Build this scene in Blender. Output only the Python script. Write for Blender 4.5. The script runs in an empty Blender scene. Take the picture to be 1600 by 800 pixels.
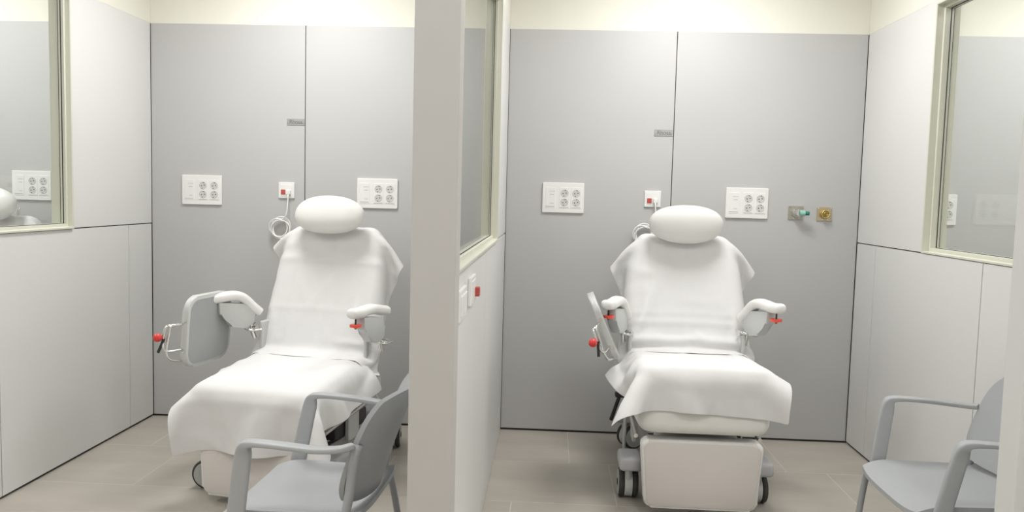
import bpy, bmesh, math, random
import numpy as np
from mathutils import Vector, Matrix

random.seed(7)
scene = bpy.context.scene
COL = scene.collection
PI = math.pi

# ------------------------------------------------------------------ camera
W = 2.154          # clear width of one booth
P = 2.253          # booth pitch (booth + partition)
H = 2.5            # top of the wall panels
ZC = 3.00          # ceiling
cam_d = bpy.data.cameras.new('camera')
cam = bpy.data.objects.new('camera', cam_d)
COL.objects.link(cam)
cam_d.sensor_width = 36.0
cam_d.lens = 1253.6 / 1600 * 36.0
cam_d.clip_start = 0.02
r_ = Vector((0.9984514, 0.04930677, 0.02576111))
u_ = Vector((-0.02942028, 0.074986, 0.99675049))
f_ = Vector((-0.04721482, 0.99596483, -0.0763205))
m = Matrix((r_, u_, -f_)).transposed().to_4x4()
m.translation = Vector((0.2829, -4.9909, 1.4898))
cam.matrix_world = m
scene.camera = cam

# ------------------------------------------------------------------ world, lights, exposure
wd = bpy.data.worlds.new('world')
scene.world = wd
wd.use_nodes = True
wd.node_tree.nodes['Background'].inputs[0].default_value = (0.9, 0.92, 0.9, 1)
wd.node_tree.nodes['Background'].inputs[1].default_value = 0.05
vs = scene.view_settings
vs.view_transform = 'Standard'
vs.look = 'None'
vs.gamma = 1.0
vs.use_curve_mapping = False
vs.exposure = 0.09
LAMPS = []          # (x, y) of ceiling panels, reused by the fixtures
def area(x, y, power, size=0.56, col=(1.0, 0.99, 0.985)):
    l = bpy.data.lights.new('panel_light', 'AREA')
    l.shape = 'SQUARE'; l.size = size; l.energy = power; l.color = col
    o = bpy.data.objects.new('panel_light', l)
    o.location = (x, y, ZC - 0.035)
    COL.objects.link(o)
    LAMPS.append((x, y))
for k in (-2, -1, 0, 1):
    area(k * P + W / 2, -0.95, 27)
for k in (-2, -1, 0, 1):
    area(k * P + W / 2, -3.5, 18)
    area(k * P + W / 2, -5.6, 10)

# ------------------------------------------------------------------ materials
MATS = {}
def mat(name, col, rough=0.5, metal=0.0, var=0.02, vscale=6.0, bump=0.0, bscale=120.0, spec=0.5, coat=0.0, stretch=None):
    if name in MATS: return MATS[name]
    mt = bpy.data.materials.new(name); mt.use_nodes = True
    nt = mt.node_tree; b = nt.nodes['Principled BSDF']
    b.inputs['Roughness'].default_value = rough
    b.inputs['Metallic'].default_value = metal
    b.inputs['Specular IOR Level'].default_value = spec
    if coat: b.inputs['Coat Weight'].default_value = coat; b.inputs['Coat Roughness'].default_value = 0.1
    tc = nt.nodes.new('ShaderNodeTexCoord')
    mp = nt.nodes.new('ShaderNodeMapping')
    if stretch: mp.inputs['Scale'].default_value = stretch
    nt.links.new(tc.outputs['Object'], mp.inputs['Vector'])
    n = nt.nodes.new('ShaderNodeTexNoise'); n.inputs['Scale'].default_value = vscale; n.inputs['Detail'].default_value = 4
    nt.links.new(mp.outputs['Vector'], n.inputs['Vector'])
    rp = nt.nodes.new('ShaderNodeMapRange')
    rp.inputs['From Min'].default_value = 0.3; rp.inputs['From Max'].default_value = 0.7
    rp.inputs['To Min'].default_value = 1 - var; rp.inputs['To Max'].default_value = 1 + var
    nt.links.new(n.outputs['Fac'], rp.inputs['Value'])
    hs = nt.nodes.new('ShaderNodeHueSaturation'); hs.inputs['Color'].default_value = (*col, 1)
    nt.links.new(rp.outputs['Result'], hs.inputs['Value'])
    nt.links.new(hs.outputs['Color'], b.inputs['Base Color'])
    if bump:
        n2 = nt.nodes.new('ShaderNodeTexNoise'); n2.inputs['Scale'].default_value = bscale; n2.inputs['Detail'].default_value = 3
        nt.links.new(tc.outputs['Object'], n2.inputs['Vector'])
        bp = nt.nodes.new('ShaderNodeBump'); bp.inputs['Strength'].default_value = bump; bp.inputs['Distance'].default_value = 0.002
        nt.links.new(n2.outputs['Fac'], bp.inputs['Height'])
        nt.links.new(bp.outputs['Normal'], b.inputs['Normal'])
    MATS[name] = mt
    return mt
def glass_mat():
    mt = bpy.data.materials.new('window_glass'); mt.use_nodes = True
    nt = mt.node_tree; nt.nodes.clear()
    out = nt.nodes.new('ShaderNodeOutputMaterial')
    tr = nt.nodes.new('ShaderNodeBsdfTransparent'); tr.inputs[0].default_value = (0.955, 0.97, 0.96, 1)
    gl = nt.nodes.new('ShaderNodeBsdfGlossy'); gl.inputs['Roughness'].default_value = 0.0
    lw = nt.nodes.new('ShaderNodeLayerWeight'); lw.inputs['Blend'].default_value = 0.5
    pw = nt.nodes.new('ShaderNodeMath'); pw.operation = 'POWER'; pw.inputs[1].default_value = 5
    ma = nt.nodes.new('ShaderNodeMath'); ma.operation = 'MULTIPLY_ADD'; ma.inputs[1].default_value = 0.95; ma.inputs[2].default_value = 0.045
    mx = nt.nodes.new('ShaderNodeMixShader')
    nt.links.new(lw.outputs['Facing'], pw.inputs[0]); nt.links.new(pw.outputs[0], ma.inputs[0])
    nt.links.new(ma.outputs[0], mx.inputs[0]); nt.links.new(tr.outputs[0], mx.inputs[1]); nt.links.new(gl.outputs[0], mx.inputs[2])
    nt.links.new(mx.outputs[0], out.inputs['Surface'])
    return mt
def emit_mat(name, col, s):
    mt = bpy.data.materials.new(name); mt.use_nodes = True
    b = mt.node_tree.nodes['Principled BSDF']
    b.inputs['Base Color'].default_value = (*col, 1)
    b.inputs['Emission Color'].default_value = (*col, 1); b.inputs['Emission Strength'].default_value = s
    return mt

M_grey = mat('grey_laminate', (0.515, 0.515, 0.51), 0.45, var=0.012, vscale=1.5, bump=0.03, bscale=500)
M_white = mat('white_laminate', (0.71, 0.71, 0.695), 0.42, var=0.012, vscale=1.5, bump=0.03, bscale=500)
M_paint = mat('cream_paint', (0.80, 0.785, 0.70), 0.8, var=0.015, vscale=2, bump=0.06, bscale=200)
M_dark = mat('shadow_gap_backing', (0.05, 0.05, 0.045), 0.8)
M_frame = mat('cream_frame_lacquer', (0.66, 0.66, 0.56), 0.35, var=0.01, coat=0.15)
M_gasket = mat('black_gasket', (0.03, 0.03, 0.03), 0.6)
M_glass = glass_mat()
M_cap = mat('warm_grey_endcap', (0.51, 0.495, 0.472), 0.5, var=0.01)
M_tile = mat('beige_stoneware', (0.475, 0.44, 0.39), 0.42, var=0.07, vscale=3.0, bump=0.04, bscale=90, stretch=(0.6, 2.0, 1))
M_grout = mat('pale_grout', (0.62, 0.59, 0.53), 0.9)
M_ceil = mat('white_ceiling', (0.82, 0.81, 0.78), 0.9)
M_vinyl = mat('cream_vinyl', (0.78, 0.775, 0.75), 0.38, var=0.012, bump=0.05, bscale=350)
M_legrest = mat('pale_taupe_vinyl', (0.66, 0.622, 0.592), 0.22, var=0.01, coat=0.4)
M_sheet = mat('white_paper_sheet', (0.71, 0.705, 0.70), 0.85, var=0.01, vscale=20, bump=0.25, bscale=55)
M_lgrey = mat('light_grey_plastic', (0.56, 0.57, 0.56), 0.35, var=0.01)
M_mgrey = mat('cool_grey_plastic', (0.36, 0.375, 0.39), 0.4, var=0.01)
M_chrome = mat('chrome', (0.72, 0.72, 0.70), 0.16, 1.0, var=0.0)
M_steel = mat('grey_painted_steel', (0.40, 0.40, 0.40), 0.4, 0.3)
M_black = mat('black_plastic', (0.025, 0.025, 0.025), 0.45)
M_rubber = mat('dark_rubber', (0.05, 0.05, 0.045), 0.7)
M_hub = mat('grey_hub', (0.47, 0.49, 0.47), 0.4)
M_red = mat('red_plastic', (0.65, 0.045, 0.035), 0.3)
M_rednob = mat('coral_red_plastic', (0.85, 0.10, 0.06), 0.35)
M_chair = mat('blue_grey_polypropylene', (0.375, 0.388, 0.397), 0.45, var=0.01, bump=0.05, bscale=400)
M_chairleg = mat('grey_leg_tube', (0.32, 0.335, 0.345), 0.4, 0.1)
M_plate = mat('white_abs', (0.84, 0.84, 0.82), 0.3, var=0.005)
M_socket = mat('socket_grey_white', (0.62, 0.62, 0.60), 0.4)
M_print = mat('grey_print', (0.45, 0.45, 0.44), 0.6)
M_alu = mat('brushed_aluminium_sign', (0.42, 0.42, 0.41), 0.4, 0.35, bump=0.1, bscale=300)
M_ink = mat('dark_sign_lettering', (0.16, 0.16, 0.16), 0.6)
M_nickel = mat('satin_nickel', (0.50, 0.47, 0.40), 0.35, 0.8)
M_brass = mat('brass', (0.62, 0.47, 0.17), 0.28, 0.9)
M_bplate = mat('champagne_plate', (0.55, 0.47, 0.33), 0.35, 0.7)
M_green = mat('teal_green_plastic', (0.02, 0.20, 0.155), 0.35)
M_lteal = mat('pale_teal_plastic', (0.30, 0.55, 0.48), 0.35)
M_cord = mat('white_cord', (0.80, 0.80, 0.78), 0.5)
M_diff = emit_mat('lit_diffuser', (1.0, 0.98, 0.94), 3.0)

# ------------------------------------------------------------------ mesh helpers
def obj(name, bm, material, parent=None, smooth=False, sharp=None):
    me = bpy.data.meshes.new(name)
    if isinstance(bm, bmesh.types.BMesh):
        bmesh.ops.recalc_face_normals(bm, faces=bm.faces)
        bm.to_mesh(me); bm.free()
    else:
        me.from_pydata(*bm); me.update()
    me.materials.append(material)
    if smooth:
        me.polygons.foreach_set('use_smooth', [True] * len(me.polygons))
        if sharp: me.set_sharp_from_angle(angle=math.radians(sharp))
    o = bpy.data.objects.new(name, me)
    COL.objects.link(o)
    if parent: o.parent = parent
    return o
def tag(o, label, cat, group=None, kind=None):
    o['label'] = label; o['category'] = cat
    if group: o['group'] = group
    if kind: o['kind'] = kind
    return o
def struct(o, label=None):
    o['kind'] = 'structure'
    if label: o['label'] = label
    return o
def empty(name, loc=(0, 0, 0), rz=0, parent=None):
    o = bpy.data.objects.new(name, None)
    o.empty_display_size = 0.05
    o.location = loc; o.rotation_euler = (0, 0, rz)
    COL.objects.link(o)
    if parent: o.parent = parent
    return o
def add_box(bm, lo, hi, bev=0.0, seg=2, mtx=None):
    c = [(a + b) / 2 for a, b in zip(lo, hi)]; s = [abs(b - a) for a, b in zip(lo, hi)]
    r = bmesh.ops.create_cube(bm, size=1.0)
    vs_ = r['verts']
    for v in vs_: v.co = Vector((v.co.x * s[0] + c[0], v.co.y * s[1] + c[1], v.co.z * s[2] + c[2]))
    if bev > 0:
        es = list({e for v in vs_ for e in v.link_edges})
        rr = bmesh.ops.bevel(bm, geom=es, offset=bev, segments=seg, profile=0.5, affect='EDGES')
        vs_ = list({v for f in rr['faces'] for v in f.verts} | {v for v in vs_ if v.is_valid})
    if mtx is not None:
        bmesh.ops.transform(bm, matrix=mtx, verts=vs_)
    return vs_
def box(lo, hi, bev=0.0, seg=2, mtx=None):
    bm = bmesh.new(); add_box(bm, lo, hi, bev, seg, mtx); return bm
def add_cyl(bm, a, b, r1, r2=None, n=24, cap=True):
    a = Vector(a); b = Vector(b); d = b - a
    r2 = r1 if r2 is None else r2
    q = d.to_track_quat('Z', 'Y').to_matrix().to_4x4(); q.translation = (a + b) / 2
    bmesh.ops.create_cone(bm, cap_ends=cap, segments=n, radius1=r1, radius2=r2, depth=d.length, matrix=q)
def cyl(a, b, r1, r2=None, n=24):
    bm = bmesh.new(); add_cyl(bm, a, b, r1, r2, n); return bm
def catmull(pts, n=8, closed=False):
    pts = [Vector(p) for p in pts]; out = []
    N = len(pts)
    rng = range(N if closed else N - 1)
    for i in rng:
        p1, p2 = pts[i], pts[(i + 1) % N]
        p0 = pts[i - 1] if (i > 0 or closed) else p1 * 2 - p2
        p3 = pts[(i + 2) % N] if (i + 2 < N or closed) else p2 * 2 - p1
        for k in range(n):
            t = k / n
            out.append(0.5 * ((2 * p1) + (p2 - p0) * t + (2 * p0 - 5 * p1 + 4 * p2 - p3) * t * t + (3 * p1 - p0 - 3 * p2 + p3) * t ** 3))
    if not closed: out.append(pts[-1])
    return out
def add_tube(bm, pts, r, n=10):
    pts = [Vector(p) for p in pts]
    rs = r if isinstance(r, (list, tuple)) else [r] * len(pts)
    rings = []; up = None
    for i, p in enumerate(pts):
        t = (pts[min(i + 1, len(pts) - 1)] - pts[max(i - 1, 0)]).normalized()
        if up is None:
            up = Vector((0, 0, 1)) if abs(t.z) < 0.9 else Vector((1, 0, 0))
        up = (up - t * up.dot(t)).normalized()
        s = t.cross(up)
        rings.append([bm.verts.new(p + (up * math.cos(2 * PI * k / n) + s * math.sin(2 * PI * k / n)) * rs[i]) for k in range(n)])
    for a, b in zip(rings, rings[1:]):
        for k in range(n): bm.faces.new((a[k], a[(k + 1) % n], b[(k + 1) % n], b[k]))
    bm.faces.new(rings[0][::-1]); bm.faces.new(rings[-1])
def tube(pts, r, n=10):
    bm = bmesh.new(); add_tube(bm, pts, r, n); return bm
def rrect(w, h, r, n=4):
    """rounded rectangle outline, centred"""
    o = []
    for cx, cy, a0 in ((w / 2 - r, h / 2 - r, 0), (-w / 2 + r, h / 2 - r, 90), (-w / 2 + r, -h / 2 + r, 180), (w / 2 - r, -h / 2 + r, 270)):
        for k in range(n + 1):
            a = math.radians(a0 + 90 * k / n); o.append((cx + r * math.cos(a), cy + r * math.sin(a)))
    return o
def sweep(bm, frames, sec):
    """frames: (origin, axis_a, axis_b, scale_a, scale_b); sec: unit section points"""
    rings = []
    for o, a, b, sa, sb in frames:
        rings.append([bm.verts.new(Vector(o) + Vector(a) * (x * sa) + Vector(b) * (y * sb)) for x, y in sec])
    n = len(sec)
    for p, q in zip(rings, rings[1:]):
        for k in range(n): bm.faces.new((p[k], p[(k + 1) % n], q[(k + 1) % n], q[k]))
    bm.faces.new(rings[0][::-1]); bm.faces.new(rings[-1])
def prism(outline, z0, z1, bev=0.0, seg=3, mtx=None):
    """outline in xy, extruded in z, rims bevelled"""
    bm = bmesh.new()
    a = [bm.verts.new((x, y, z0)) for x, y in outline]; b = [bm.verts.new((x, y, z1)) for x, y in outline]
    n = len(a)
    fa = bm.faces.new(a[::-1]); fb = bm.faces.new(b)
    for k in range(n): bm.faces.new((a[k], a[(k + 1) % n], b[(k + 1) % n], b[k]))
    if bev: bmesh.ops.bevel(bm, geom=list(fa.edges) + list(fb.edges), offset=bev, segments=seg, profile=0.5, affect='EDGES')
    if mtx is not None: bmesh.ops.transform(bm, matrix=mtx, verts=bm.verts)
    return bm
def superell(a, b, c, e1, e2, nu=40, nv=24, fn=None):
    """superellipsoid as vertex/face lists; fn warps points"""
    sg = lambda w, e: math.copysign(abs(w) ** e, w)
    V = []; F = []
    for j in range(nv + 1):
        ph = -PI / 2 + PI * j / nv
        for i in range(nu):
            th = 2 * PI * i / nu
            p = (a * sg(math.cos(ph), e1) * sg(math.cos(th), e2), b * sg(math.cos(ph), e1) * sg(math.sin(th), e2), c * sg(math.sin(ph), e1))
            V.append(fn(*p) if fn else p)
    for j in range(nv):
        for i in range(nu):
            F.append((j * nu + i, j * nu + (i + 1) % nu, (j + 1) * nu + (i + 1) % nu, (j + 1) * nu + i))
    bm = bmesh.new()
    vv = [bm.verts.new(v) for v in V]
    for f in F: bm.faces.new([vv[k] for k in f])
    bmesh.ops.remove_doubles(bm, verts=bm.verts, dist=1e-5)
    return bm

# ------------------------------------------------------------------ floor
XL, XR = -2 * P - 0.05, 2 * P - 0.05
YF = -7.2
fl = obj('floor', box((XL - .1, YF - .1, -0.12), (XR + .1, 0.1, -0.0006)), M_grout)
struct(fl, 'beige stoneware tiled floor with pale joints')
TL, TW, G = 1.2, 0.6, 0.005
offs = {0: 0.425, 1: 0.642, 2: 0.13, 3: 0.86, 4: 0.35, 5: 1.05}
tile_mesh = {}
def tile(x0, x1, y0, y1):
    key = (round(x1 - x0, 3), round(y1 - y0, 3))
    if key not in tile_mesh:
        bm = box((-(x1 - x0) / 2, -(y1 - y0) / 2, -0.010), ((x1 - x0) / 2, (y1 - y0) / 2, 0.0), 0.0003, 1)
        o = obj('tile', bm, M_tile, fl); tile_mesh[key] = o.data
    else:
        o = bpy.data.objects.new('tile', tile_mesh[key]); COL.objects.link(o); o.parent = fl
    o.location = ((x0 + x1) / 2, (y0 + y1) / 2, 0)
y1 = 0.01; row = 0
while y1 > YF:
    y0 = -0.59 - row * TW
    o0 = offs[row % 6]
    x = o0 - TL * math.ceil((o0 - XL) / TL)
    while x < XR:
        a, b = max(x, XL), min(x + TL, XR)
        if b - a > 0.03: tile(a + G / 2, b - G / 2, max(y0, YF) + G / 2, y1 - G / 2)
        x += TL
    y1 = y0; row += 1

# ------------------------------------------------------------------ ceiling and outer walls
ce = struct(obj('ceiling', box((XL - .1, YF - .1, ZC), (XR + .1, 0.12, ZC + 0.1)), M_ceil), 'plain white ceiling')
struct(obj('wall_outer_left', box((XL - .1, YF, 0), (XL, 0, ZC)), M_white), 'white wall closing the row of booths at the left')
struct(obj('wall_outer_right', box((XR, YF, 0), (XR + .1, 0, ZC)), M_white), 'white wall closing the row of booths at the right')
struct(obj('wall_corridor', box((XL - .1, YF - .1, 0), (XR + .1, YF, ZC)), M_white), 'white corridor wall facing the booths')

# back wall: dark core in the gaps, grey laminate boards, cream paint above
wb = struct(obj('wall_back', box((XL - .1, 0.014, 0), (XR + .1, 0.12, ZC)), M_dark), 'back wall clad in tall grey laminate boards')
obj('painted_band', box((XL, 0.001, H), (XR, 0.02, ZC)), M_paint, wb)
for k in (-2, -1, 0, 1):
    x0 = k * P; j = x0 + (1.016 if k >= 0 else 0.985)
    obj('wall_panel', box((x0 - (0.05 if k > -2 else 0.1) + 0.052, 0.0, 0.014), (j - 0.0025, 0.02, H), 0.0008, 1), M_grey, wb)
    obj('wall_panel', box((j + 0.0025, 0.0, 0.014), (x0 + W - 0.003, 0.02, H), 0.0008, 1), M_grey, wb)

# ------------------------------------------------------------------ partitions with windows
WY0, WY1, WZ0, WZ1 = -0.855, -2.60, 1.25, 2.485      # window frame outer edges
YE = -2.62
def partition(name, xr, label, wname, wlabel, gap_r=0.014, gap_l=0.014):
    """partition occupying xr-0.1 .. xr"""
    bm = bmesh.new()
    t = 0.012
    lo, hi = xr - 0.1 + t, xr - t
    add_box(bm, (lo, YE, 0), (hi, 0.0, WZ0))
    add_box(bm, (lo, WY0, WZ0), (hi, 0.0, H))
    add_box(bm, (lo, YE, WZ1), (hi, WY0, H))
    w = struct(obj(name, bm, M_dark), label)
    obj('painted_band', box((xr - 0.1, YE, H), (xr, 0.0, ZC)), M_paint, w)
    ys = [-0.003, -0.285, -1.438, YE]
    for side in (0, 1):
        a, b = ((xr - t, xr), (xr - 0.1, xr - 0.1 + t))[side]
        g = gap_r if side == 0 else gap_l
        for ya, yb in zip(ys, ys[1:]):
            obj('wall_panel', box((a, yb + 0.003, g), (b, ya - 0.003, WZ0 - 0.003), 0.0008, 1), M_white, w)
        obj('wall_panel', box((a, WY0 + 0.0, WZ0 + 0.003), (b, -0.003, H), 0.0008, 1), M_white, w)
        obj('wall_panel', box((a, YE, WZ1), (b, WY0 - 0.001, H), 0.0008, 1), M_white, w)
    obj('end_cap', box((xr - 0.115, -2.72, 0), (xr + 0.015, YE, ZC), 0.004, 2), M_cap, w)
    # window: frame profile swept round the opening, glass pane off centre
    bm = bmesh.new()
    x0, x1 = xr - 0.104, xr + 0.012
    prof = [(x0, 0.0), (x0, 0.008), (x0 + 0.002, 0.010), (x0 + 0.034, 0.011), (x0 + 0.0345, 0.026), (x0 + 0.064, 0.027),
            (x0 + 0.064, 0.030), (x0 + 0.074, 0.030), (x0 + 0.074, 0.027), (x0 + 0.090, 0.026), (x0 + 0.0905, 0.013), (x1 - 0.002, 0.010), (x1, 0.008), (x1, 0.0)]
    corners = [(WY0, WZ0, -1, 1), (WY1, WZ0, 1, 1), (WY1, WZ1, 1, -1), (WY0, WZ1, -1, -1)]
    rings = [[bm.verts.new((px, cy + sy * d, cz + sz * d)) for px, d in prof] for cy, cz, sy, sz in corners]
    n = len(prof)
    for i in range(4):
        p, q = rings[i], rings[(i + 1) % 4]
        for k in range(n): bm.faces.new((p[k], p[(k + 1) % n], q[(k + 1) % n], q[k]))
    wf = struct(obj(wname, bm, M_frame), wlabel)
    d = 0.0265; gx = x0 + 0.069
    # black glazing gasket as a thin rim
    bm = bmesh.new()
    for s in (-1, 1):
        xa, xb = gx + s * 0.005, gx + s * 0.0085
        xa, xb = min(xa, xb), max(xa, xb)
        add_box(bm, (xa, WY0 - d - 0.004, WZ0 + d), (xb, WY0 - d + 0.001, WZ1 - d))
        add_box(bm, (xa, WY1 + d - 0.001, WZ0 + d), (xb, WY1 + d + 0.004, WZ1 - d))
        add_box(bm, (xa, WY1 + d, WZ0 + d - 0.001), (xb, WY0 - d, WZ0 + d + 0.003))
        add_box(bm, (xa, WY1 + d, WZ1 - d - 0.004), (xb, WY0 - d, WZ1 - d + 0.001))
    obj('gasket', bm, M_gasket, wf)
    obj('pane', box((gx - 0.003, WY1 + d - 0.004, WZ0 + d - 0.004), (gx + 0.003, WY0 - d + 0.004, WZ1 - d + 0.004)), M_glass, wf)
    return w
partition('wall_left', -P, 'white panelled partition left of the first recliner', 'window_1', 'cream framed internal window left of the first recliner')
partition('wall_middle', 0.0, 'white panelled partition between the two booths, seen end on', 'window_2', 'cream framed internal window between the two booths', gap_r=0.003)
partition('wall_right', W + 0.1, 'white panelled partition right of the second recliner', 'window_3', 'cream framed internal window at the right edge')
struct(obj('wall_front', box((1.612, -2.72, 0), (W + 0.01, -2.62, ZC), 0.004, 2), mat('pale_grey_front', (0.62, 0.62, 0.605), 0.5, var=0.01)),
       'pale grey front wall nib at the right edge')

# ------------------------------------------------------------------ ceiling fixtures
for i, (x, y) in enumerate(LAMPS):
    t = empty('ceiling_light', (x, y, ZC))
    bm = bmesh.new()
    for a, b in (((-.3, -.3), (.3, -.285)), ((-.3, .285), (.3, .3)), ((-.3, -.285), (-.285, .285)), ((.285, -.285), (.3, .285))):
        add_box(bm, (*a, -0.012), (*b, 0.0))
    obj('frame', bm, M_plate, t)
    obj('diffuser', box((-.285, -.285, -0.008), (.285, .285, -0.002)), M_diff, t)
    where = ('far left', 'left', 'right', 'far right')[round((x - W / 2) / P) + 2]
    tag(t, 'square lit ceiling panel above the %s %s' % (where, 'booth' if y > -2 else ('corridor bay, nearer the booths' if y > -4.5 else 'corridor bay, by the corridor wall')), 'ceiling light',
        'ceiling panels over the booths' if y > -2 else 'ceiling panels over the corridor')

# ------------------------------------------------------------------ wall fittings
def outlet(x, z, label):
    t = empty('socket_plate', (x, 0, z))
    pl = obj('plate', prism(rrect(0.256, 0.186, 0.006), 0, 0.012, 0.003, 2, Matrix.Rotation(PI / 2, 4, 'X')), M_plate, t)
    obj('data_module', prism(rrect(0.062, 0.128, 0.003), 0.0, 0.0135, 0.001, 1, Matrix.Translation((-0.078, 0, 0)) @ Matrix.Rotation(PI / 2, 4, 'X')), M_plate, t)
    for zz, ww in ((0.040, 0.034), (0.020, 0.026), (-0.035, 0.022)):
        obj('label_print', box((-0.078 - ww / 2 + .008, -0.0140, zz - 0.0025), (-0.078 + ww / 2 + .008, -0.0132, zz + 0.0025)), M_socket, t)
    obj('label_print', box((-0.108, -0.0140, -0.056), (-0.054, -0.0132, -0.0525)), M_print, t)
    for cx in (0.008, 0.080):
        md = obj('socket_module', prism(rrect(0.066, 0.128, 0.004), 0.0, 0.0135, 0.001, 1, Matrix.Translation((cx, 0, 0)) @ Matrix.Rotation(PI / 2, 4, 'X')), M_plate, t)
        obj('label_print', box((cx - .026, -0.0140, -0.060), (cx + .026, -0.0132, -0.0575)), M_print, t)
        for cz in (0.028, -0.028):
            bm = bmesh.new()
            # recessed round well: ring + floor
            n = 28; R1, R2 = 0.0245, 0.021
            o1 = [bm.verts.new((cx + R1 * math.cos(2 * PI * k / n), -0.0142, cz + R1 * math.sin(2 * PI * k / n))) for k in range(n)]
            o2 = [bm.verts.new((cx + R2 * math.cos(2 * PI * k / n), -0.0152, cz + R2 * math.sin(2 * PI * k / n))) for k in range(n)]
            o3 = [bm.verts.new((cx + 0.0195 * math.cos(2 * PI * k / n), -0.0138, cz + 0.0195 * math.sin(2 * PI * k / n))) for k in range(n)]
            for A, B in ((o1, o2), (o2, o3)):
                for k in range(n): bm.faces.new((A[k], A[(k + 1) % n], B[(k + 1) % n], B[k]))
            bm.faces.new(o3)
            s = obj('socket', bm, M_socket, t)
            bm = bmesh.new()
            for a in (155, -25):
                add_cyl(bm, (cx + 0.0095 * math.cos(math.radians(a + 35)), -0.0145, cz + 0.0095 * math.sin(math.radians(a + 35))),
                        (cx + 0.0095 * math.cos(math.radians(a + 35)), -0.0137, cz + 0.0095 * math.sin(math.radians(a + 35))), 0.0034, n=10)
            for a in (75, 255):
                ca, sa = math.cos(math.radians(a)), math.sin(math.radians(a))
                add_box(bm, (cx + 0.018 * ca - .003, -0.0150, cz + 0.018 * sa - 0.002), (cx + 0.018 * ca + .003, -0.0137, cz + 0.018 * sa + 0.002))
            obj('contact_hole', bm, M_black, s)
    return tag(t, label, 'socket plate', 'white socket plates on the grey wall')
outlet(-1.924, 1.469, 'white four-socket wall plate left of the first recliner, by the left corner')
outlet(-0.806, 1.474, 'white four-socket wall plate beside the headrest of the first recliner')
outlet(0.354, 1.478, 'white four-socket wall plate left of the second recliner, near the partition')
outlet(1.476, 1.474, 'white four-socket wall plate next to the brass gas outlets')
outlet(-3.033, 1.469, 'white four-socket wall plate seen through the far left window')
outlet(2.600, 1.466, 'white four-socket wall plate partly seen through the right window')

def callpoint(x, z, label, coil):
    t = empty('call_point', (x, 0, z))
    obj('plate', prism(rrect(0.100, 0.100, 0.004), 0, 0.011, 0.003, 2, Matrix.Rotation(PI / 2, 4, 'X')), M_plate, t)
    obj('insert', box((-0.037, -0.0125, -0.037), (0.037, -0.010, 0.037), 0.001, 1), M_plate, t)
    obj('red_button', box((-0.034, -0.017, -0.026), (-0.006, -0.011, 0.004), 0.002, 2), mat('muted_red_button', (0.50, 0.085, 0.07), 0.4), t)
    pg = obj('plug', box((0.002, -0.030, -0.026), (0.030, -0.011, 0.004), 0.005, 2), M_plate, t)
    cx, cz, y = coil; cx -= x; cz -= z
    pts = [(0.016, -0.028, -0.024), (0.017, -0.036, -0.08), (0.012, -0.05, cz / 2 - 0.03)]
    for k in range(0, 92):
        a = math.radians(75 - 20 * k)
        rr = 0.060 + 0.012 * math.sin(k * 0.37)
        pts.append((cx + 0.008 * math.sin(k * .19) + rr * math.cos(a) * 0.92, y - 0.016 * math.sin(k * 0.23), cz + 0.009 * math.sin(k * .11) + rr * math.sin(a)))
    obj('cord', tube(catmull(pts, 3), 0.0042, 8), M_cord, t, True)
    return tag(t, label, 'call point')
callpoint(-1.382, 1.480, 'square white call point with red button and coiled cord left of the first headrest', (-1.418, 1.233, -0.036))
callpoint(0.903, 1.485, 'square white call point with red button above the second headrest, coil mostly hidden', (0.846, 1.252, -0.036))

def sign(x, z, label):
    t = empty('brand_sign', (x, 0, z))
    obj('plate', box((-0.056, -0.004, -0.020), (0.056, 0.0, 0.020), 0.001, 1), M_alu, t)
    cu = bpy.data.curves.new('lettering', 'FONT'); cu.body = 'Rhosa'; cu.size = 0.036; cu.align_x = 'CENTER'; cu.align_y = 'CENTER'; cu.extrude = 0.0006
    tmp = bpy.data.objects.new('tmp_text', cu); COL.objects.link(tmp)
    dg = bpy.context.evaluated_depsgraph_get()
    me = bpy.data.meshes.new_from_object(tmp.evaluated_get(dg))
    bpy.data.objects.remove(tmp)
    me.materials.clear(); me.materials.append(M_ink)
    o = bpy.data.objects.new('lettering', me); COL.objects.link(o); o.parent = t
    o.rotation_euler = (PI / 2, 0, 0); o.location = (0.002, -0.0045, -0.001); o.scale = (0.95, 1, 1)
    for sx in (-0.049, 0.049):
        obj('screw', cyl((sx, -0.0055, -0.008), (sx, -0.003, -0.008), 0.0025, n=10), M_ink, t)
    return tag(t, label, 'sign')
sign(-1.328, 1.907, 'small grey metal lettered sign beside the first panel joint')
sign(0.954, 1.890, 'small grey metal lettered sign beside the second panel joint')

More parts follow.
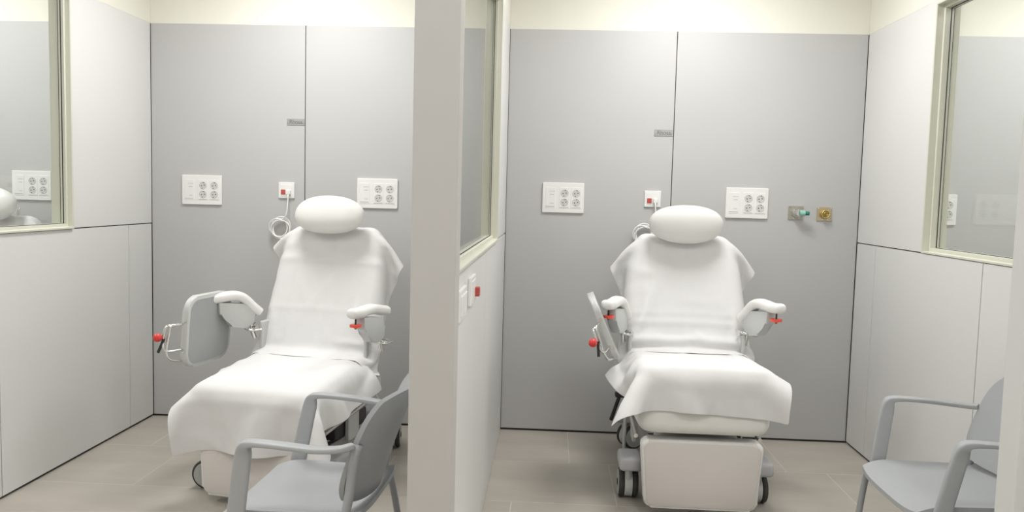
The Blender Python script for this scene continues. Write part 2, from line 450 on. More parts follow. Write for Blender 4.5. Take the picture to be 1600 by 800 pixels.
def gas(x, z, kind, label):
    t = empty('gas_outlet', (x, 0, z))
    pm = M_nickel if kind == 'adapter' else M_bplate
    obj('plate', prism(rrect(0.090, 0.084, 0.003), 0, 0.006, 0.0015, 1, Matrix.Rotation(PI / 2, 4, 'X')), pm, t)
    for sx, sz in ((-.038, .035), (.038, .035), (-.012, -.033), (.020, -.033)):
        obj('screw', cyl((sx, -0.009, sz), (sx, -0.005, sz), 0.004, n=10), M_chrome, t)
    cm = M_chrome if kind == 'adapter' else M_brass
    c = obj('coupling', cyl((0, -0.028, 0), (0, -0.004, 0), 0.026, 0.028, 28), cm, t)
    if kind == 'adapter':
        ad = obj('adapter', cyl((0.006, -0.060, 0), (0, -0.026, 0), 0.019, 0.022, 24), M_chrome, t, True, 40)
        obj('collar', cyl((0.010, -0.052, 0.0), (0.040, -0.056, 0.0), 0.019, 0.017, 20), M_lteal, t, True, 40)
        obj('nozzle', cyl((0.040, -0.056, 0.0), (0.064, -0.058, -0.001), 0.013, 0.012, 18), M_green, t, True, 40)
    else:
        bm = bmesh.new()
        for R, r, yy in ((0.022, 0.0045, -0.030), (0.012, 0.003, -0.032)):
            add_tube(bm, [(R * math.cos(2 * PI * k / 28), yy, R * math.sin(2 * PI * k / 28)) for k in range(29)], r, 8)
        obj('ring', bm, M_brass, t, True)
        obj('socket', cyl((0, -0.0300, 0), (0, -0.0275, 0), 0.018, n=24), mat('dark_brass', (0.20, 0.15, 0.06), 0.5, 0.7), t)
        obj('pin', cyl((0, -0.038, 0), (0, -0.029, 0), 0.0045, n=12), M_brass, t)
    return tag(t, label, 'gas outlet', 'medical gas outlets')
gas(1.775, 1.423, 'adapter', 'nickel gas outlet with chrome adapter and teal nozzle')
gas(1.946, 1.420, 'ring', 'brass ring gas outlet nearest the right corner')

# wall fittings on the partition, seen at a grazing angle
def side_plate(y0, y1, z0, z1, red, label):
    t = empty('switch_plate', (0, (y0 + y1) / 2, (z0 + z1) / 2))
    w2, h2 = abs(y1 - y0) / 2, (z1 - z0) / 2
    obj('plate', box((0.0, -w2, -h2), (0.012, w2, h2), 0.003, 2), M_plate, t)
    if red:
        obj('insert', box((0.011, -w2 * .7, -h2 * .7), (0.014, w2 * .7, h2 * .7), 0.001, 1), M_plate, t)
        obj('red_button', box((0.012, w2 - 0.05, -0.030), (0.030, w2 - 0.015, 0.004), 0.003, 2), mat('muted_red_button', (0.50, 0.085, 0.07), 0.4), t)
    else:
        for k in (-1, 0, 1):
            obj('rocker', box((0.011, k * w2 * .6 - w2 * .26, -h2 * .65), (0.0155, k * w2 * .6 + w2 * .26, h2 * .65), 0.002, 1), M_plate, t)
    tag(t, label, 'switch plate')
side_plate(-2.55, -2.36, 1.088, 1.188, False, 'white rocker switch plate on the partition, nearest the front edge')
side_plate(-2.22, -2.04, 1.095, 1.195, True, 'white plate with red button on the partition below the window')

# ------------------------------------------------------------------ cloth solver (position based) for the paper sheets
class RBox:
    def __init__(s, c, half, r, ax=0.0, taper=None):
        s.c = np.array(c); s.h = np.array(half) - r; s.r = r; s.taper = taper
        ca, sa = math.cos(ax), math.sin(ax)
        s.R = np.array([[1, 0, 0], [0, ca, -sa], [0, sa, ca]])     # local -> recliner
    def push(s, X, th):
        L = (X - s.c) @ s.R
        if s.taper is not None: L[:, 0] /= s.taper(np.clip(L[:, 2], -0.37, 0.37))
        q = np.abs(L) - s.h
        o = np.maximum(q, 0); ln = np.linalg.norm(o, axis=1)
        ins = q.max(1)
        d = ln + np.minimum(ins, 0) - s.r - th
        n = np.where(ln[:, None] > 1e-9, np.sign(L) * o / np.maximum(ln, 1e-9)[:, None], 0)
        inside = ln <= 1e-9
        if inside.any():
            k = q[inside].argmax(1); nn = np.zeros((inside.sum(), 3)); nn[np.arange(len(k)), k] = np.sign(L[inside][np.arange(len(k)), k]); n[inside] = nn
        return d, n @ s.R.T
def drape(X, nu, nv, colliders, pins, steps=110, iters=26, th=0.006, fric=0.75, seed=0, stiff_bend=0.25, long=True, dt=1 / 60):
    rng = np.random.default_rng(seed)
    X = X.reshape(nv, nu, 3).copy()
    X0 = X.copy()
    X += rng.normal(0, 0.0008, X.shape)
    cons = []
    def C(a, b, k):
        cons.append((a, b, np.linalg.norm(REST[a] - REST[b], axis=-1), k))
    REST = drape.rest
    sl = slice
    for off in (0, 1):
        nu_e = (nu - off) // 2; nv_e = (nv - off) // 2
        C((sl(None), sl(off, off + 2 * nu_e - 1, 2)), (sl(None), sl(off + 1, off + 2 * nu_e, 2)), 1.0)
        C((sl(off, off + 2 * nv_e - 1, 2), sl(None)), (sl(off + 1, off + 2 * nv_e, 2), sl(None)), 1.0)
        C((sl(off, off + 2 * nv_e - 1, 2), sl(0, nu - 1)), (sl(off + 1, off + 2 * nv_e, 2), sl(1, nu)), 0.6)
        C((sl(off, off + 2 * nv_e - 1, 2), sl(1, nu)), (sl(off + 1, off + 2 * nv_e, 2), sl(0, nu - 1)), 0.6)
    for st_ in ((2, 4) if long else (2,)):
        for off in range(st_ + 1):
            ia = np.arange(off, nu - st_, st_ + 1); ja = np.arange(off, nv - st_, st_ + 1)
            if len(ia): C((sl(None), ia), (sl(None), ia + st_), stiff_bend)
            if len(ja): C((ja, sl(None)), (ja + st_, sl(None)), stiff_bend)
    w = np.ones((nv, nu)); w[pins] = 0
    V = np.zeros_like(X)
    for st in range(steps):
        V[..., 2] -= 9.8 * dt; V *= 0.975
        Pn = X + V * dt * w[..., None]
        for it in range(iters):
            for a, b, r, k in cons:
                d = Pn[b] - Pn[a]; L = np.linalg.norm(d, axis=-1)
                wa, wb_ = w[a], w[b]
                c = (k * (L - r) / np.maximum(L, 1e-9) / np.maximum(wa + wb_, 1e-9))[..., None] * d
                Pn[a] += c * wa[..., None]; Pn[b] -= c * wb_[..., None]
            if it % 3 == 2 or it == iters - 1:
                F = Pn.reshape(-1, 3); Xo = X.reshape(-1, 3)
                for cd in colliders:
                    d, n = cd.push(F, th)
                    h = (d < 0) & (w.reshape(-1) > 0)
                    if h.any():
                        F[h] -= d[h][:, None] * n[h]
                        mv = F[h] - Xo[h]; mt_ = mv - (mv * n[h]).sum(1)[:, None] * n[h]
                        F[h] -= mt_ * fric * 0.5
                Pn = F.reshape(X.shape)
        V = (Pn - X) / dt
        sp = np.linalg.norm(V, axis=-1, keepdims=True); V *= np.minimum(1, 2.5 / np.maximum(sp, 1e-9))
        X = Pn
    return X
def cloth_object(name, X, M4):
    nv, nu = X.shape[:2]
    # pressed fold lines and soft crumple, along the surface normal
    gu = np.gradient(X, axis=1); gv = np.gradient(X, axis=0)
    N = np.cross(gu, gv); N /= np.maximum(np.linalg.norm(N, axis=-1, keepdims=True), 1e-9)
    N *= np.sign(N[..., 2:3] - N[..., 1:2] * 0.8 + 1e-6)
    D = np.zeros((nv, nu))
    for k, f in enumerate((0.25, 0.5, 0.75)): D[:, int(nu * f)] += (0.0022, 0.003, -0.0022)[k]
    for k, f in enumerate((0.22, 0.46, 0.72)): D[int(nv * f), :] += (0.003, -0.0022, 0.003)[k]
    rg = np.random.default_rng(nu * 100 + nv)
    uu, vv = np.meshgrid(np.arange(nu), np.arange(nv))
    for _ in range(36):
        a = rg.uniform(0, PI); cx, cy = rg.uniform(0, nu), rg.uniform(0, nv); L = rg.uniform(2.5, 7)
        p = (uu - cx) * math.cos(a) + (vv - cy) * math.sin(a); q = -(uu - cx) * math.sin(a) + (vv - cy) * math.cos(a)
        D += rg.uniform(-0.006, 0.006) * np.exp(-(p / L) ** 2 - (q / 0.9) ** 2)
    X = X + N * D[..., None]
    V = [tuple(M4 @ Vector(p)) for p in X.reshape(-1, 3)]
    F = [(j * nu + i, j * nu + i + 1, (j + 1) * nu + i + 1, (j + 1) * nu + i) for j in range(nv - 1) for i in range(nu - 1)]
    o = obj(name, (V, [], F), M_sheet, None, True)
    s = o.modifiers.new('thickness', 'SOLIDIFY'); s.thickness = 0.0015; s.offset = 0
    s = o.modifiers.new('smooth', 'SUBSURF'); s.levels = 1; s.render_levels = 2
    return o

# ------------------------------------------------------------------ treatment recliner (local: -y is the front, origin on the floor)
BACK_T = math.radians(-19.0)        # back leans away
BACK_C = (0, 0.205, 0.925); BACK_H = (0.342, 0.055, 0.37)
def back_w(z):                      # outline factor of the back cushion: full at mid height, rounded shoulders
    t = (z / 0.37 + 1) / 2
    return 1.0 - 0.10 * (1 - t) ** 2 - 0.06 * t - 0.22 * t ** 4
def rx(a): return Matrix.Rotation(a, 4, 'X')
def caster(parent, x, y, sw):
    """twin wheel swivel caster; sw = swivel angle about the stem"""
    Rz = Matrix.Rotation(sw, 4, 'Z'); T = Matrix.Translation((x, y, 0)) @ Rz
    R = 0.073; cy = 0.045
    bm = bmesh.new()
    # hood: half round cover between the wheels plus the stem
    pts = [(cy + (R - 0.004) * math.cos(math.radians(a)), R + 0.0 + (R - 0.004) * math.sin(math.radians(a))) for a in range(-60, 241, 12)]
    A = [bm.verts.new((-0.019, p, q)) for p, q in pts]; B = [bm.verts.new((0.019, p, q)) for p, q in pts]
    for k in range(len(pts) - 1): bm.faces.new((A[k], A[k + 1], B[k + 1], B[k]))
    bm.faces.new(A[::-1]); bm.faces.new(B); bm.faces.new((A[-1], A[0], B[0], B[-1]))
    add_cyl(bm, (0, 0, R), (0, 0, 0.175), 0.017, n=20)
    bmesh.ops.transform(bm, matrix=T, verts=bm.verts)
    c = obj('caster', bm, M_lgrey, parent, True, 35)
    for s in (-1, 1):
        bm = bmesh.new()
        prof = [(0.006, R - 0.012), (0.010, R - 0.003), (0.016, R), (0.026, R), (0.032, R - 0.004), (0.0335, R - 0.012), (0.0335, R - 0.016)]
        n = 36
        rr = [[bm.verts.new((s * (0.014 + a), cy + q * math.cos(2 * PI * k / n), R + q * math.sin(2 * PI * k / n))) for k in range(n)] for a, q in prof]
        for p, q in zip(rr, rr[1:]):
            for k in range(n): bm.faces.new((p[k], p[(k + 1) % n], q[(k + 1) % n], q[k]))
        bm.faces.new(rr[0]); bm.faces.new(rr[-1])
        bmesh.ops.transform(bm, matrix=T, verts=bm.verts)
        obj('tyre', bm, M_rubber, c, True, 35)
        bm = bmesh.new(); add_cyl(bm, (s * 0.045, cy, R), (s * 0.0495, cy, R), R - 0.010, R - 0.014 , 32)
        bmesh.ops.transform(bm, matrix=T, verts=bm.verts)
        obj('wheel_disc', bm, M_hub, c, True, 30)
        bm = bmesh.new(); add_cyl(bm, (s * 0.048, cy, R), (s * 0.053, cy, R), 0.018, 0.015, 20)
        bmesh.ops.transform(bm, matrix=T, verts=bm.verts)
        obj('axle_cap', bm, M_rubber, c, True, 30)
    return c
def armrest(parent, s, root, yaw, drop=1.0):
    """s = -1 image left, +1 image right; root = rear end; yaw = outward splay"""
    ow = Vector((s, 0, 0)); fw = Vector((0, -1, 0))
    d = (fw * math.cos(yaw) + ow * math.sin(yaw)); side = Vector((-d.y, d.x, 0)) * 1.0
    up = Vector((0, 0, 1)); R0 = Vector(root)
    def pt(a, z, b=0.0): return R0 + d * a + up * z + side * b
    path = catmull([pt(0, -0.100 * drop), pt(0.045, -0.060 * drop), pt(0.095, -0.012 * drop), pt(0.14, 0.004), pt(0.19, 0.002), pt(0.245, -0.004), pt(0.295, 0.0)], 5)
    bm = bmesh.new(); fr = []
    n = len(path)
    for i, p in enumerate(path):
        t = (path[min(i + 1, n - 1)] - path[max(i - 1, 0)]).normalized()
        nrm = side.cross(t).normalized()
        if nrm.z < 0: nrm = -nrm
        u = i / (n - 1)
        e = min(1, (u / 0.05 + 0.35)) if u < 0.04 else 1.0
        fr.append((p, side, nrm, (0.078 - 0.008 * u) * e, 0.052 * e))
    sec = rrect(1, 1, 0.42, 5)
    t_end = (path[-1] - path[-2]).normalized()
    for k in (30, 55, 75, 86):
        a = math.radians(k); fr.append((path[-1] + t_end * 0.020 * math.sin(a), side, fr[n - 1][2], 0.070 * max(math.cos(a), 0.15) ** 0.7, 0.052 * max(math.cos(a), 0.12) ** 0.8))
    sweep(bm, fr, sec)
    arm = obj('armrest', bm, M_vinyl, parent, True, 60)
    # plastic housing under the pad
    bm = bmesh.new()
    out = [(0.035, -0.095), (0.09, -0.040), (0.232, -0.024), (0.228, -0.088), (0.195, -0.112), (0.165, -0.160), (0.085, -0.175), (0.045, -0.15)]
    a = [bm.verts.new(pt(x, z, -0.026)) for x, z in out]; b = [bm.verts.new(pt(x, z, 0.026)) for x, z in out]
    bm.faces.new(a[::-1]); bm.faces.new(b)
    for k in range(len(out)): bm.faces.new((a[k], a[(k + 1) % len(out)], b[(k + 1) % len(out)], b[k]))
    bmesh.ops.bevel(bm, geom=list(bm.edges), offset=0.007, segments=2, profile=0.5, affect='EDGES')
    obj('arm_housing', bm, M_lgrey, arm, True, 40)
    q = pt(0.272, 0)
    obj('knob_stem', cyl(q + up * -0.080, q + up * -0.02, 0.0045, n=10), M_black, arm)
    bm = bmesh.new(); add_cyl(bm, q + up * -0.068, q + up * -0.056, 0.029, 0.029, 24); add_cyl(bm, q + up * -0.076, q + up * -0.068, 0.008, 0.010, 16)
    obj('knob', bm, M_rednob, arm, True, 40)
    # clamp under the rear end
    bm = bmesh.new()
    add_tube(bm, [pt(0.05, -0.12, 0), pt(0.045, -0.19, 0), pt(0.03, -0.23, 0)], 0.012, 10)
    add_tube(bm, catmull([pt(0.01, -0.155, -0.045), pt(0.07, -0.16, -0.045), pt(0.09, -0.17, 0), pt(0.07, -0.18, 0.045), pt(0.01, -0.18, 0.045)], 5), 0.007, 8)
    add_cyl(bm, pt(0.04, -0.17, -0.05), pt(0.04, -0.17, 0.05), 0.011, n=12)
    obj('arm_clamp', bm, M_chrome, arm, True, 50)
    return arm

def recliner(loc, yaw, label, arms, sw, seat, tray, head_dx=0.0, head_tilt=0.0):
    SEAT_C, SEAT_H, SEAT_T = seat
    t = empty('treatment_recliner', (loc[0], loc[1], 0), yaw)
    tag(t, label, 'recliner', 'treatment recliners')
    # seat cushion
    T = Matrix.Translation(SEAT_C) @ rx(SEAT_T)
    bm = superell(*SEAT_H, 0.22, 0.16, 64, 24, lambda x, y, z: tuple(T @ Vector((x * (1 - 0.08 * max(0, -z / SEAT_H[2]) ** 3), y + (0.02 * max(0, -z / SEAT_H[2]) ** 3 if y < 0 else 0), z))))
    obj('seat_cushion', bm, M_vinyl, t, True)
    # back cushion, narrower at the shoulders
    T2 = Matrix.Translation(BACK_C) @ rx(BACK_T)
    bm = superell(BACK_H[0], BACK_H[1], BACK_H[2], 0.34, 0.30, 64, 32, lambda x, y, z: tuple(T2 @ Vector((x * float(back_w(z)), y, z))))
    obj('backrest', bm, M_vinyl, t, True)
    obj('back_shell', prism(rrect(0.48, 0.62, 0.08), 0.0, 0.03, 0.01, 2, T2 @ Matrix.Translation((0, 0.082, 0)) @ rx(PI / 2)), M_lgrey, t, True, 40)
    # headrest pillow
    T3 = Matrix.Translation((head_dx, 0.205, 1.352)) @ rx(BACK_T + head_tilt)
    bm = superell(0.202, 0.068, 0.105, 0.90, 0.90, 48, 28, lambda x, y, z: tuple(T3 @ Vector((x, y - 0.012 * (1 - (x / .19) ** 2), z))))
    obj('headrest', bm, M_vinyl, t, True)
    bm = bmesh.new()
    for s in (-1, 1): add_tube(bm, [T2 @ Vector((s * 0.06 + head_dx, 0.03, 0.30)), T2 @ Vector((s * 0.06 + head_dx, 0.03, 0.44))], 0.007, 10)
    obj('headrest_post', bm, M_chrome, t, True, 50)
    # leg rest: side flanks and a padded glossy face
    bm = bmesh.new()
    N = 14
    prof = [(-0.5, 1.0), (0.5, 1.0)]
    wt, wb2, zt, zb = 0.565, 0.525, 0.368, 0.045
    out = []
    for (cx, cz, a0, hw) in ((1, 1, 0, wt), (-1, 1, 90, wt), (-1, -1, 180, wb2), (1, -1, 270, wb2)):
        for k in range(6):
            a = math.radians(a0 + 18 * k); r = 0.035
            out.append((cx * (hw / 2 - r) + r * math.cos(a), (zt - r if cz > 0 else zb + r) + r * math.sin(a)))
    Tl = Matrix.Translation((0, -0.50, 0)) @ rx(PI / 2)
    bm = prism(out, -0.03, 0.055, 0.016, 3, Tl)
    lr = obj('leg_rest', bm, M_vinyl, t, True, 45)
    cz_ = (zt + zb) / 2
    out2 = [(x * 0.955, cz_ + (z - cz_) * 0.935) for x, z in out]
    bm = prism(out2, 0.050, 0.0605, 0.004, 3, Tl)
    obj('leg_rest_pad', bm, M_legrest, lr, True, 45)
    obj('leg_rest_arm', box((-0.20, -0.47, 0.20), (0.20, -0.30, 0.36), 0.03, 3), M_vinyl, lr, True, 40)
    # chassis
    mc = mat('lavender_grey_cover', (0.46, 0.46, 0.475), 0.4)
    for s in (-1, 1):
        obj('base_cover', box((s * 0.315 - 0.055, -0.43, 0.165), (s * 0.315 + 0.055, -0.26, 0.235), 0.02, 3), mc, t, True, 40)
        obj('base_cover', box((s * 0.27 - 0.055, 0.40, 0.165), (s * 0.27 + 0.055, 0.55, 0.235), 0.02, 3), mc, t, True, 40)
    obj('cross_beam', box((-0.29, -0.40, 0.17), (0.29, -0.29, 0.225), 0.01, 2), mc, t, True, 40)
    obj('cross_beam', box((-0.26, 0.43, 0.17), (0.26, 0.53, 0.225), 0.01, 2), mc, t, True, 40)
    for s in (-1, 1):
        obj('base_rail', box((s * 0.20 - 0.02, -0.35, 0.17), (s * 0.20 + 0.02, 0.48, 0.22), 0.006, 2), M_steel, t)
        obj('side_rail', tube([(s * 0.295, -0.42, 0.345), (s * 0.295, 0.10, 0.385)], 0.011, 10), M_chrome, t, True, 50)
        obj('seat_bracket', box((s * 0.27 - 0.012, -0.12, 0.22), (s * 0.27 + 0.012, 0.0, 0.42), 0.004, 1), M_lgrey, t)
        obj('back_bracket', box((s * 0.30 - 0.010, 0.02, 0.40), (s * 0.30 + 0.010, 0.10, 0.78), 0.005, 1, ), M_lgrey, t)
    obj('lift_column', box((-0.10, -0.05, 0.20), (0.10, 0.16, 0.40), 0.015, 2), M_lgrey, t, True, 40)
    obj('motor_housing', box((0.12, -0.22, 0.245), (0.255, 0.16, 0.335), 0.015, 2), M_black, t, True, 40)
    obj('actuator', tube([(0.08, -0.40, 0.30), (0.08, 0.30, 0.36)], 0.024, 14), M_steel, t, True, 50)
    obj('arm_socket', box((0.315, -0.05, 0.44), (0.378, 0.06, seat[0][2] + 0.045), 0.012, 2), M_lgrey, t, True, 40)
    obj('tray_bracket', box((-0.40, -0.22, seat[0][2] + 0.035), (-0.29, -0.08, seat[0][2] + 0.06), 0.01, 2), M_lgrey, t, True, 40)
    # power cable dangling at the side
    obj('cable', tube(catmull([(0.30, 0.08, 0.58), (0.335, 0.10, 0.50), (0.325, 0.11, 0.42), (0.345, 0.12, 0.36), (0.31, 0.14, 0.27), (0.25, 0.2, 0.22)], 6), 0.004, 8), M_cord, t, True)
    # brake lever and thin rod at the rear left
    bm = bmesh.new(); add_tube(bm, [(-0.36, 0.36, 0.20), (-0.315, 0.33, 0.36)], 0.011, 10); add_box(bm, (-0.345, 0.30, 0.345), (-0.275, 0.345, 0.375), 0.008, 2)
    obj('brake_lever', bm, M_black, t, True, 45)
    obj('support_rod', tube([(-0.315, -0.02, 0.08), (-0.315, -0.05, 0.45)], 0.009, 10), M_lgrey, t, True, 50)
    caster(t, -0.315, -0.345, sw[0]); caster(t, 0.315, -0.345, sw[1]); caster(t, -0.27, 0.475, sw[2]); caster(t, 0.27, 0.475, sw[3])
    for s, root, a, dr in arms: armrest(t, s, root, math.radians(a), dr)
    # folded side tray at the image left with its chrome handle
    Tt = Matrix.Translation(tray[0]) @ Matrix.Rotation(math.radians(tray[1]), 4, 'Y') @ Matrix.Rotation(PI / 2, 4, 'Z') @ rx(PI / 2)
    o_ = rrect(0.37, tray[2], 0.07, 6)
    bm = prism(o_, -0.017, 0.017, 0.010, 3, Tt)
    tr = obj('side_tray', bm, M_lgrey, t, True, 40)
    bm = prism(rrect(0.335, tray[2] - 0.035, 0.06, 6), 0.0165, 0.0185, 0.001, 1, Tt)
    obj('tray_surface', bm, mat('tray_grey', (0.36, 0.37, 0.37), 0.45), tr, True, 40)
    def tp(a, b, c): return Tt @ Vector((a, b, c))
    # a: +x of tray -> rear, so front edge is a = -0.185
    bm = bmesh.new()
    add_tube(bm, catmull([tp(-0.175, 0.045, -0.01), tp(-0.215, 0.045, -0.022), tp(-0.245, 0.040, -0.035), tp(-0.252, -0.01, -0.04), tp(-0.255, -0.085, -0.045), tp(-0.235, -0.125, -0.04), tp(-0.19, -0.14, -0.022), tp(-0.13, -0.14, -0.012)], 6), 0.0065, 10)
    add_tube(bm, catmull([tp(-0.235, 0.045, -0.03), tp(-0.262, 0.03, -0.052), tp(-0.268, -0.06, -0.055), tp(-0.245, -0.085, -0.04), tp(-0.175, -0.080, -0.008)], 6), 0.0065, 10)
    obj('tray_handle', bm, M_chrome, tr, True)
    bm = bmesh.new(); c = tp(-0.285, -0.015, -0.075); bmesh.ops.create_uvsphere(bm, u_segments=24, v_segments=14, radius=0.021, matrix=Matrix.Translation(c))
    add_tube(bm, [c, tp(-0.262, -0.015, -0.05)], 0.006, 8)
    obj('ball_knob', bm, M_red, tr, True)
    obj('release_lever', tube([tp(-0.27, -0.02, -0.05), tp(-0.275, -0.09, -0.075)], 0.007, 8), M_black, tr, True, 50)
    for b in (0.06, -0.09):
        obj('screw', cyl(tp(-0.188, b, 0), tp(-0.178, b, 0), 0.009, n=14), M_chrome, tr, True, 40)
    return t

def sheet_seat(rec, coll, w, l, cx, y_back, rot, label, seed):
    """flat sheet laid on the seat: width w, length l, from y_back forward"""
    sp = 0.024
    nu, nv = int(w / sp) + 1, int(l / sp) + 1
    u = np.linspace(-w / 2, w / 2, nu); v = np.linspace(0, l, nv)
    U, Vv = np.meshgrid(u, v)
    drape.rest = np.stack([U, -Vv, 0 * U], -1)
    c, s_ = math.cos(rot), math.sin(rot)
    X = np.stack([cx + U * c + Vv * s_, y_back + U * s_ - Vv * c, 0 * U + coll[0].c[2] + coll[0].h[2] + 0.075], -1)
    pins = np.zeros((nv, nu), bool)
    Xr = drape(X.reshape(-1, 3), nu, nv, coll, pins, seed=seed)
    M4 = Matrix.Translation(rec.location) @ Matrix.Rotation(rec.rotation_euler[2], 4, 'Z')
    return tag(cloth_object('paper_sheet', Xr, M4), label, 'sheet', 'paper sheets on the recliners')
def sheet_back(rec, coll, w, l, cx, over, label, seed, fold):
    """sheet hung over the top of the back: 'over' metres hang behind, the rest down the front"""
    sp = 0.024
    nu, nv = int(w / sp) + 1, int(l / sp) + 1
    u = np.linspace(-w / 2, w / 2, nu); v = np.linspace(0, l, nv)
    U, Vv = np.meshgrid(u, v)
    drape.rest = np.stack([U, -Vv, 0 * U], -1)
    # path in back-local (y,z): up the rear, over the top, down the front
    yt, zt = 0.072, 0.385
    s0 = Vv - over
    half = 2 * yt
    yl = np.where(s0 < 0, yt, np.where(s0 < half, yt - s0, -yt))
    zl = np.where(s0 < 0, zt + s0, np.where(s0 < half, zt, zt - (s0 - half)))
    ca, sa = math.cos(BACK_T), math.sin(BACK_T)
    X = np.stack([U + cx, BACK_C[1] + yl * ca - zl * sa, BACK_C[2] + yl * sa + zl * ca], -1)
    # below the seat crease lay it forward on the seat
    zs = 0.655
    low = X[..., 2] < zs
    ex = (zs - X[..., 2]) / ca
    X[..., 1] = np.where(low, X[..., 1] - ex * 0.9, X[..., 1]); X[..., 2] = np.where(low, zs, X[..., 2])
    pins = np.zeros((nv, nu), bool)
    k = int(over / sp) + 3
    c0 = int(nu * 0.28); c1 = int(nu * 0.72)
    pins[k, c0:c1] = True
    Xr = drape(X.reshape(-1, 3), nu, nv, coll, pins, seed=seed, steps=120, stiff_bend=0.06, long=False, th=0.010)
    # pressed fold lines across the sheet
    for f, h in fold:
        j = int((over + half + f) / sp)
        if 1 < j < nv - 1: Xr[j, :, 1] -= h; Xr[j, :, 2] += h * 0.3
    M4 = Matrix.Translation(rec.location) @ Matrix.Rotation(rec.rotation_euler[2], 4, 'Z')
    return tag(cloth_object('paper_sheet', Xr, M4), label, 'sheet', 'paper sheets on the recliners')

def colliders(seat):
    c, h, tl = seat
    return [RBox(c, h, 0.045, tl), RBox(BACK_C, BACK_H, 0.05, BACK_T, back_w),
            RBox((0.35, 0.005, 0.52), (0.036, 0.055, c[2] + 0.05 - 0.52), 0.015), RBox((-0.355, -0.15, c[2] + 0.05), (0.056, 0.08, 0.016), 0.012)]
SEAT1 = ((0, -0.235, 0.485), (0.312, 0.345, 0.118), math.radians(6.0))
SEAT2 = ((0, -0.240, 0.533), (0.312, 0.350, 0.160), math.radians(-4.0))
ARMS1 = [(-1, (-0.33, 0.06, 0.915), 36, 1.0), (1, (0.385, 0.08, 0.89), -9, 0.2)]
TRAY1 = ((-0.485, -0.19, 0.765), 4, 0.36)
SW1 = (1.75, -0.5, 0.4, 0.3)
R1 = recliner((-0.96, -0.88), -math.radians(11), 'cream treatment recliner in the left booth, turned slightly to the left', ARMS1, SW1, SEAT1, TRAY1)
R2 = recliner((1.022, -0.75), -math.radians(0.5), 'cream treatment recliner in the right booth, facing straight out',
              [(-1, (-0.32, 0.08, 0.945), 24, 1.0), (1, (0.30, 0.08, 0.955), 24, 1.0)], (0.0, 0.05, -1.1, 0.2), SEAT2, ((-0.455, -0.14, 0.835), -24, 0.33), head_tilt=math.radians(22))
C1, C2 = colliders(SEAT1), colliders(SEAT2)
sheet_seat(R1, C1, 0.90, 0.85, 0.015, 0.05, 0.03, 'white paper sheet over the seat of the left booth recliner', 3)
sheet_seat(R2, C2, 0.88, 0.77, -0.02, 0.03, -0.03, 'white paper sheet over the seat of the right booth recliner', 5)
b1 = sheet_back(R1, C1, 0.84, 1.22, 0.03, 0.30, 'white paper sheet over the back of the left booth recliner', 11, [(0.16, 0.006)])
sheet_back(R2, C2, 0.88, 1.22, 0.0, 0.32, 'white paper sheet over the back of the right booth recliner', 13, [(0.46, 0.006)])
X0, Y0 = -3.075, -0.62
R0 = recliner((X0, Y0), -math.radians(11), 'cream treatment recliner behind the far left window, only its headrest showing', ARMS1, SW1, SEAT1, TRAY1)
b0 = b1.copy(); COL.objects.link(b0); b0.location = (X0 + 0.96, Y0 + 0.88, 0)
tag(b0, 'white paper sheet on the recliner behind the far left window', 'sheet', 'paper sheets on the recliners')

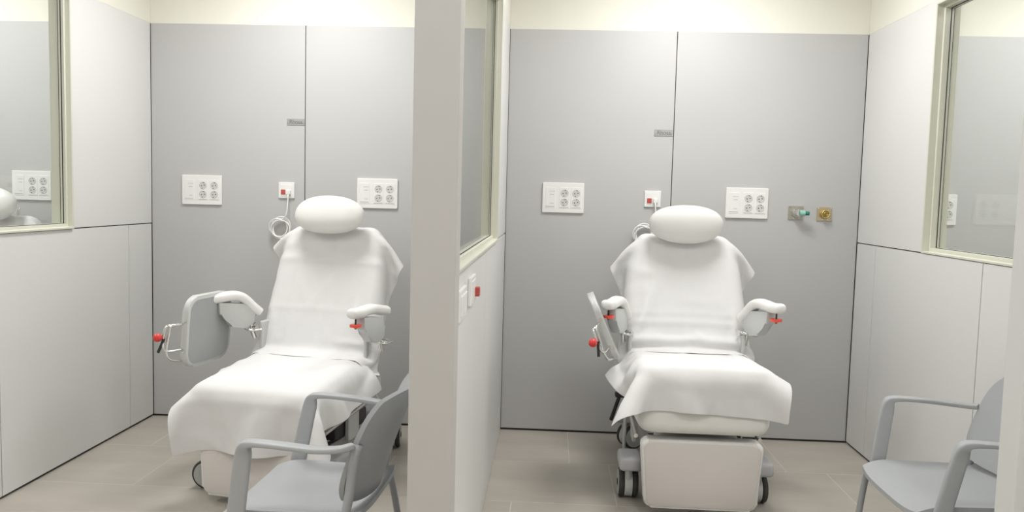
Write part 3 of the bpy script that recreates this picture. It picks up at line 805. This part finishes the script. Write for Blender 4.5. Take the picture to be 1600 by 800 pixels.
# ------------------------------------------------------------------ visitor chairs (local: -y front)
def visitor_chair(loc, rz, label):
    t = empty('visitor_chair', (loc[0], loc[1], 0), rz)
    tag(t, label, 'chair', 'grey plastic visitor chairs')
    # seat shell: superelliptic slab, dished, front edge rolled down
    bm = bmesh.new()
    nu, nv = 28, 28
    top = []
    for th in (0, 1):
        g = []
        for j in range(nv + 1):
            r = []
            for i in range(nu + 1):
                a, b = -1 + 2 * i / nu, -1 + 2 * j / nv
                # square -> rounded square
                k = 0.20
                x = a * math.sqrt(1 - k * b * b * 0.5 * abs(b) ** 2); y = b * math.sqrt(1 - k * a * a * 0.5 * abs(a) ** 2)
                X_ = x * (0.245 - 0.012 * y); Y_ = y * 0.245 - 0.008
                Z_ = 0.452 - 0.014 * (1 - x * x) * (1 - 0.6 * y * y) - (0.030 * max(0, -y - 0.55) ** 2 / 0.2 if y < -0.55 else 0) + (0.02 * max(0, y - 0.6) ** 2 / 0.16) + 0.006 * abs(x) ** 6
                r.append(bm.verts.new((X_, Y_, Z_ - th * 0.018)))
            g.append(r)
        top.append(g)
    for j in range(nv):
        for i in range(nu):
            bm.faces.new((top[0][j][i], top[0][j][i + 1], top[0][j + 1][i + 1], top[0][j + 1][i]))
            bm.faces.new((top[1][j][i], top[1][j + 1][i], top[1][j + 1][i + 1], top[1][j][i + 1]))
    for i in range(nu):
        bm.faces.new((top[0][0][i], top[1][0][i], top[1][0][i + 1], top[0][0][i + 1])); bm.faces.new((top[0][nv][i], top[0][nv][i + 1], top[1][nv][i + 1], top[1][nv][i]))
    for j in range(nv):
        bm.faces.new((top[0][j][0], top[0][j + 1][0], top[1][j + 1][0], top[1][j][0])); bm.faces.new((top[0][j][nu], top[1][j][nu], top[1][j + 1][nu], top[0][j + 1][nu]))
    obj('seat', bm, M_chair, t, True, 50)
    # back shell: curved in plan, leaning, rounded corners
    bm = bmesh.new(); top = []
    nu, nv = 28, 24
    for th in (0, 1):
        g = []
        for j in range(nv + 1):
            r = []
            for i in range(nu + 1):
                a, b = -1 + 2 * i / nu, -1 + 2 * j / nv
                x = a * math.sqrt(1 - 0.24 * b * b * b * b); zz = b * math.sqrt(1 - 0.22 * a * a * a * a)
                v = (zz + 1) / 2
                hw = 0.235 + 0.010 * math.sin(PI * v)
                X_ = x * hw
                Y_ = 0.205 + 0.105 * v + 0.03 * v * v - 0.075 * x * x
                Z_ = 0.470 + 0.375 * v
                r.append(bm.verts.new((X_ * (1 + th * 0.0), Y_ + th * 0.016, Z_ - th * 0.004)))
            g.append(r)
        top.append(g)
    for j in range(nv):
        for i in range(nu):
            bm.faces.new((top[0][j][i], top[0][j][i + 1], top[0][j + 1][i + 1], top[0][j + 1][i]))
            bm.faces.new((top[1][j][i], top[1][j + 1][i], top[1][j + 1][i + 1], top[1][j][i + 1]))
    for i in range(nu):
        bm.faces.new((top[0][0][i], top[1][0][i], top[1][0][i + 1], top[0][0][i + 1])); bm.faces.new((top[0][nv][i], top[0][nv][i + 1], top[1][nv][i + 1], top[1][nv][i]))
    for j in range(nv):
        bm.faces.new((top[0][j][0], top[0][j + 1][0], top[1][j + 1][0], top[1][j][0])); bm.faces.new((top[0][j][nu], top[1][j][nu], top[1][j + 1][nu], top[0][j + 1][nu]))
    obj('backrest', bm, M_chair, t, True, 50)
    sec = rrect(1, 1, 0.22, 3)
    for s in (-1, 1):
        # arm: flat post rising from the seat side, corner, flat rail running back and turning in to the back shell
        P_ = [((0.266, -0.178, 0.385), .058, .020), ((0.274, -0.168, 0.45), .058, .020), ((0.287, -0.150, 0.56), .056, .020), ((0.297, -0.134, 0.650), .053, .022),
              ((0.301, -0.127, 0.682), .040, .034), ((0.303, -0.108, 0.695), .022, .042), ((0.305, -0.06, 0.697), .017, .046), ((0.306, 0.03, 0.692), .017, .046),
              ((0.302, 0.10, 0.686), .017, .044), ((0.282, 0.165, 0.684), .018, .038), ((0.252, 0.205, 0.688), .020, .030)]
        path = catmull([p[0] for p in P_], 4)
        rs = []
        for i in range(len(path)):
            k = min(i / 4, len(P_) - 1); k0 = int(k); k1 = min(k0 + 1, len(P_) - 1); f = k - k0
            rs.append((P_[k0][1] * (1 - f) + P_[k1][1] * f, P_[k0][2] * (1 - f) + P_[k1][2] * f))
        fr = []
        for i, p in enumerate(path):
            tv = (path[min(i + 1, len(path) - 1)] - path[max(i - 1, 0)]).normalized()
            n1 = tv.cross(Vector((1, 0, 0))).normalized(); n2 = tv.cross(n1).normalized()
            fr.append((Vector((p.x * s, p.y, p.z)), Vector((n1.x * s, n1.y, n1.z)), Vector((n2.x * s, n2.y, n2.z)), rs[i][0], rs[i][1]))
        bm = bmesh.new(); sweep(bm, fr, sec)
        obj('armrest', bm, M_chair, t, True, 50)
        # back upright between seat and arm end
        bm = tube(catmull([(s * 0.235, 0.17, 0.42), (s * 0.246, 0.192, 0.52), (s * 0.248, 0.205, 0.62), (s * 0.246, 0.222, 0.69)], 5), 0.015, 10)
        obj('back_upright', bm, M_chair, t, True)
        obj('leg', tube(catmull([(s * 0.215, -0.12, 0.425), (s * 0.228, -0.205, 0.415), (s * 0.238, -0.228, 0.375), (s * 0.262, -0.262, 0.0)], 5), 0.0125, 12), M_chairleg, t, True, 60)
        obj('leg', tube(catmull([(s * 0.215, 0.10, 0.425), (s * 0.228, 0.19, 0.415), (s * 0.236, 0.215, 0.375), (s * 0.255, 0.275, 0.0)], 5), 0.0125, 12), M_chairleg, t, True, 60)
    obj('under_frame', box((-0.20, -0.19, 0.405), (0.20, 0.17, 0.434), 0.006, 1), M_black, t)
    return t
visitor_chair((-0.51, -2.285), -PI / 2 + math.radians(-3), 'blue-grey plastic armchair in the left booth beside the partition end')
visitor_chair((1.815, -1.985), -PI / 2, 'blue-grey plastic armchair in the right booth against the right wall')
